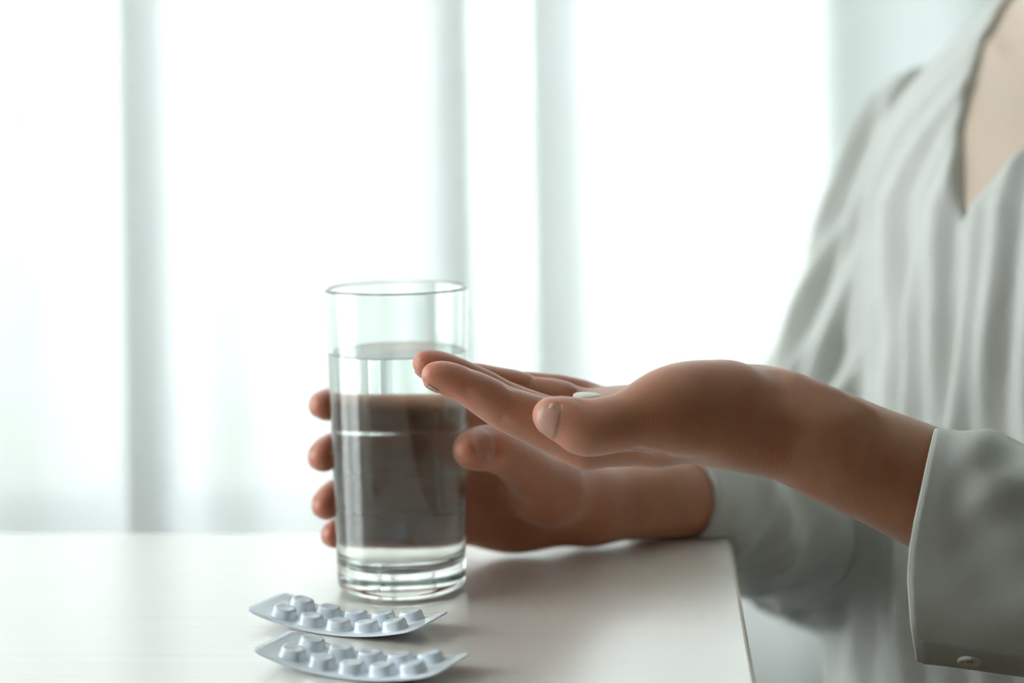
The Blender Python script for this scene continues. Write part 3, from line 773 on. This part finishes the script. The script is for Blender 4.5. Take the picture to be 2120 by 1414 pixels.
for t_, w_ in [(v, 1.0) for v in fing.values()] + [(v, 1.0) for v in far.values()] + [(thumb, .8), (far_thumb, .8)]:
    a_, b_ = t_[-1][0], t_[-3][0]
    fl = np.maximum(fl, 0.5 + 0.5 * w_ * np.exp(-(np.linalg.norm(co - (a_ * .8 + b_ * .2), axis=1) / 0.018) ** 2))
    fl = np.maximum(fl, 0.5 + 0.18 * np.exp(-(cone(co, t_[0][0], t_[-1][0], 0, 0) / 0.022) ** 2))
chest = np.clip((co[:, 2] - 0.86) / 0.05, 0, 1) * np.clip((co[:, 0] - 0.17) / 0.04, 0, 1)
fl = fl * (1 - chest)
at_ = bme.attributes.new('flush', 'FLOAT', 'POINT'); at_.data.foreach_set('value', fl.astype(np.float32))
body_o = child('body', bme, M['skin'])
bl = surface(blouse, [.04, .72, .48], [.66, 1.34, 1.075], .0024)
blouse_o = child('blouse', np_mesh('blouse', [bl]), M['blouse'], label='loose white cotton blouse with a V neck')
child('trousers', np_mesh('trousers', [surface(trousers, [-.25, .55, 0.02], [.62, 1.35, .60], .006)]), M['trousers'])
def hair(p):
    d = ell(p, L(-.02, 0, .03, HEAD), AXB, (.108, .090, .105))
    d = smin(d, cone(p, L(-.060, 0, .0, HEAD), L(-.075, 0, -.15, HEAD), .075, .050), .04)
    for s in (1, -1): d = smin(d, cone(p, L(-.015, s * .076, .01, HEAD), L(-.045, s * .064, -.15, HEAD), .024, .020), .03)
    face = ell(p, L(.07, 0, -.040, HEAD), AXB, (.080, .066, .098))
    d = d - 0.0014 * np.sin(np.arctan2((p - HEAD) @ RW, (p - HEAD) @ FW) * 40)
    return smax(d, -face, .01)
child('hair', np_mesh('hair', [surface(hair, [.2, .9, 1.0], [.56, 1.25, 1.40], .004)]), M['hair'])

for sd_ in (1, -1):                                             # eyes
    eb = bmesh.new(); bmesh.ops.create_uvsphere(eb, u_segments=20, v_segments=14, radius=0.0105); em = bpy.data.meshes.new('eye'); eb.to_mesh(em); eb.free()
    eo = link('eye', em, M['eye_white'], body_o, smooth=True); eo.location = L(.0672, sd_ * .031, .003, HEAD)
    ib = bmesh.new(); bmesh.ops.create_uvsphere(ib, u_segments=16, v_segments=10, radius=0.0052); im = bpy.data.meshes.new('iris'); ib.to_mesh(im); ib.free()
    io = link('iris', im, M['hair'], body_o, smooth=True); io.location = L(.0732, sd_ * .031, .003, HEAD)
# ---- fingernails
def nail(sdf, c, ax, n, r, half, length, back=0.0, lift=0.0003):
    """curved plate over the back of a fingertip; c centre of the tip, ax towards the tip, n outward normal of the nail"""
    ax = nrm(ax); n = nrm(np.asarray(n) - ax * (np.asarray(n) @ ax)); sd = np.cross(ax, n)
    org = []; dr = []; tt = []; ss = []
    for s in np.linspace(0, 1, 11):
        e = 1 - max(0, (abs(s - 0.45) - 0.30) / 0.55) ** 2 * 1.5
        for t in np.linspace(-1, 1, 15):
            a = math.radians(half) * t * e
            x = (s - 0.45) * length + back - 0.10 * length * (t * t) * (1 if s > 0.5 else -0.9)
            org.append(c + ax * x); dr.append(sd * math.sin(a) + n * math.cos(a)); tt.append(t); ss.append(s)
    org = np.array(org); dr = np.array(dr); tt = np.array(tt); ss = np.array(ss)
    qs = np.linspace(0.0015, 0.0160, 90)                        # walk outwards from the bone to the skin
    dq = sdf((org[:, None] + dr[:, None] * qs[None, :, None]).reshape(-1, 3)).reshape(len(org), -1)
    first = np.argmax(dq > 0, 1); hit = np.where((dq > 0).any(1), qs[first] - 0.00008, r)
    lift_ = 0.00016 + 0.00035 * np.sqrt(np.maximum(1 - tt ** 2, 0)) * np.clip(ss * 2.5, 0, 1)
    lift_[(ss < 0.01) | (ss > 0.99)] = -0.0005
    top = (org + dr * (hit + lift_)[:, None]).reshape(11, 15, 3)
    bot = (org + dr * (hit - 0.0005)[:, None]).reshape(11, 15, 3)
    ring = np.concatenate([bot, top[:, ::-1]], 1)
    m1 = grid_mesh('fingernail', ring)
    o = link('fingernail', m1, M['nail'], body_o, smooth=True); return o
t = thumb; nail(near_hand, P(1140, 862, .767), t[-1][0] - t[-2][0], np.array([0.0, -1, -.22]), .0074, 58, .0115, back=-.0002)
for k in fing:
    t = fing[k]; nail(near_hand, t[-1][0], t[-1][0] - t[-3][0], np.array([-.15, 0, -1]), t[-1][1] * 1.0, 50, .0085, back=-.001)
t = far_thumb; nail(far_hand, P(976, 930, .8455), t[-1][0] - t[-3][0], np.array([0.10, -1, .55]), .0083, 55, .0115, back=-.0005)
for k in far:
    t = far[k]; c = t[-1][0]; nail(far_hand, c, t[-1][0] - t[-2][0], c - np.array([G[0], G[1], c[2]]), t[-1][1], 50, .0085, back=-.001)

# ---- near sleeve with its open cuff
def sleeve_ring(cx, cv, D, hv, hd, skew, n=96):
    """ring of points; hv half height (px), hd half depth (m); skew shifts x with height to give the curved cuff edge"""
    R = []
    for i in range(n):
        a = 2 * math.pi * i / n; c, s = math.cos(a), math.sin(a)
        e = 2 / 2.6; y = math.copysign(abs(c) ** e, c); z = math.copysign(abs(s) ** e, s)
        R.append((y, z))
    return R
def near_sleeve():
    n = 120; st = np.linspace(0, 1, 64); Gd = np.zeros((n, len(st), 3))
    for j, t in enumerate(st):
        u = 1905 + t * 560; 
        cv = np.interp(t, [0, .1, .4, 1], [1128, 1134, 1158, 1215]); hv = np.interp(t, [0, .1, .4, 1], [240, 240, 240, 262])
        D = np.interp(t, [0, .4, 1], [.800, .805, .83]); hd = np.interp(t, [0, .15, 1], [.042, .044, .060])
        for i in range(n):
            a = 2 * math.pi * i / n; c, s = math.cos(a), math.sin(a)
            e = 0.56; y = math.copysign(abs(c) ** e, c); z = math.copysign(abs(s) ** e, s)
            edge = np.interp(z, [-1, -.67, -.3, .08, .4, .7, 1], [1901, 1888, 1882, 1890, 1906, 1922, 1938]) - 1905 + (28 if y < 0 else 0) * min(1, -y * 2 if y < 0 else 0)
            p_ = P(u + edge * (1 - t) ** 3, cv - hv * z, D - hd * y * (1 - 0.10 * z))
            wr = np.clip(t * 7 - 0.5, 0, 1)
            amp = (0.0020 * math.sin(5 * z + 15 * t + 2 * y) + 0.0010 * math.sin(11 * z - 19 * t + 1)) * wr * (0.5 + 0.5 * z) + 0.0006 * math.sin(6 * z + 5)
            Gd[i, j] = p_ + np.array([0, -amp * y, amp * z])
    return Gd
SG = near_sleeve()
me = grid_mesh('sleeve', SG, closed_u=True)
slv = child('sleeve', me, M['cuff'], smooth=True, label='wide white sleeve with an open buttoned cuff')
md = slv.modifiers.new('solid', 'SOLIDIFY'); md.thickness = 0.0011; md.offset = -1
def sleeve_at(i, j): return SG[int(i) % SG.shape[0], int(j)]
# hem roll, stitches, button band, button
def tube_path(name, pts, r, n=8, closed=True):
    pts = np.asarray(pts); m_ = len(pts); Gd = np.zeros((m_, n + 1, 3)) if False else None
    V = []; Fc = []
    for i in range(m_):
        a = pts[(i + 1) % m_] - pts[i - 1] if closed else pts[min(i + 1, m_ - 1)] - pts[max(i - 1, 0)]
        a = nrm(a); b1 = nrm(np.cross(a, [0.3, 0.2, 0.93])); b2 = np.cross(a, b1)
        for k in range(n): V.append(pts[i] + r * (math.cos(2 * math.pi * k / n) * b1 + math.sin(2 * math.pi * k / n) * b2))
    for i in range(m_ if closed else m_ - 1):
        for k in range(n):
            Fc.append((i * n + k, ((i + 1) % m_) * n + k, ((i + 1) % m_) * n + (k + 1) % n, i * n + (k + 1) % n))
    return mesh_np(name, V, Fc)
link('hem', tube_path('hem', SG[:, 0], 0.0009), M['cuff'], slv, smooth=True)
ns = SG.shape[0]
bm = bmesh.new()
cols_ = SG[:, 0] * 0.35 + SG[:, 1] * 0.65
fine = np.array([cols_[int(k) % ns] * (1 - (k % 1)) + cols_[(int(k) + 1) % ns] * (k % 1) for k in np.arange(0, ns, 0.42)])
cen = cols_.mean(0)
for k in range(len(fine)):
    p_ = fine[k]; d_ = nrm(fine[(k + 1) % len(fine)] - fine[k - 1]); out = nrm(np.cross(d_, [1, 0, 0])); out = out * np.sign(out @ (p_ - cen))
    mt = Matrix.Translation(Vector(p_ + out * 0.0002)) @ Vector(d_).to_track_quat('X', 'Z').to_matrix().to_4x4() @ Matrix.Diagonal((0.0006, 0.00028, 0.00028, 1))
    bmesh.ops.create_icosphere(bm, subdivisions=1, radius=1, matrix=mt)
me = bpy.data.meshes.new('stitching'); bm.to_mesh(me); bm.free()
link('stitching', me, M['thread'], slv, kind='stuff')
# band of doubled cloth along the lower fold, on the camera side
tu_ = np.roll(SG, -1, 0) - np.roll(SG, 1, 0); tv_ = np.gradient(SG, axis=1); NG = np.cross(tu_, tv_); NG /= np.linalg.norm(NG, axis=2, keepdims=True)
cg = SG.mean(0, keepdims=True); NG *= np.sign((NG * (SG - cg)).sum(2, keepdims=True).mean((0, 1), keepdims=True))
angs = 2 * np.pi * np.arange(ns) / ns
low = [i for i in range(ns) if np.cos(angs[i]) > 0.02 and -1.0 < -abs(np.sin(angs[i])) ** 0.56 * (1 if np.sin(angs[i]) < 0 else -1) < -0.79]
low.sort(key=lambda i: angs[i])
bandG = np.array([[SG[i, j] + NG[i, j] * 0.0011 for j in range(1, 46)] for i in low])
bo = link('button_band', grid_mesh('button_band', bandG), M['cuff'], slv, smooth=True)
md = bo.modifiers.new('solid', 'SOLIDIFY'); md.thickness = 0.0012; md.offset = 0
def button_mesh():
    prof = [(0, 0.0008), (0.0018, 0.0008), (0.0030, 0.0009), (0.0036, 0.0016), (0.0046, 0.0019), (0.0052, 0.0014), (0.0053, 0.0006), (0.0048, 0), (0, 0)]
    return lathe_mesh('button', prof, 40)
bi = min(low, key=lambda i: abs(abs(np.sin(angs[i])) ** 0.56 - 0.90))
jb = min(range(60), key=lambda j: abs((SG[bi, j, 0]) / (SG[bi, j, 1]) * F + U0 - 1988))
pb = SG[bi, jb]; nb_ = NG[bi, jb]
bt = link('button', button_mesh(), M['button'], slv, smooth=True, label='small pale round button')
bt.matrix_basis = Matrix.Translation(Vector(pb + nb_ * 0.0019)) @ Vector(nb_).to_track_quat('Z', 'Y').to_matrix().to_4x4()
hole = bmesh.new()
for a in range(4):
    bmesh.ops.create_cone(hole, cap_ends=True, segments=10, radius1=.0004, radius2=.0004, depth=.0003, matrix=Matrix.Translation((0.0010 * math.cos(a * math.pi / 2 + .78), 0.0010 * math.sin(a * math.pi / 2 + .78), 0.0008)))
me = bpy.data.meshes.new('thread_holes'); hole.to_mesh(me); hole.free()
ho = link('thread_holes', me, M['leg_dark'], slv); ho.matrix_basis = bt.matrix_basis

# ------------------------------------------------------------------ tablet on the palm
pc = P(1215, 823, .800)
zz = np.linspace(.80, .90, 400); dd = near_hand(np.stack([np.full(400, pc[0]), np.full(400, pc[1]), zz], 1))
inside = np.where(dd < 0)[0]; z_p = zz[inside[-1]] if len(inside) else pc[2]
print('palm under tablet', z_p, 'photo', P(1215, 833, .800)[2])
tab_prof = [(0, 0), (.0056, 0), (.0062, .0004), (.0065, .0011), (.0065, .0033), (.0062, .0040), (.0056, .0044), (.0030, .00465), (0, .0047)]
tabo = link('tablet', lathe_mesh('tablet', tab_prof, 64), M['tablet'], None, 'round white tablet lying on the open palm', 'tablet', smooth=True)
tabo.location = (pc[0], pc[1], z_p - 0.0004); tabo.rotation_euler = (math.radians(0), math.radians(3), 0)

# ------------------------------------------------------------------ stool the person sits on
st = empty('stool', (T0[0], T0[1], 0), math.atan2(FW[1], FW[0]), label='plain wooden stool under the seated person', cat='stool')
link('seat', box_mesh('seat', -.17, .17, -.17, .17, .415, .445, .012), M['table'], st)
for x in (-.13, .13):
    for y in (-.13, .13): link('leg', box_mesh('leg', x - .018, x + .018, y - .018, y + .018, 0, .415, .003), M['table_edge'], st)
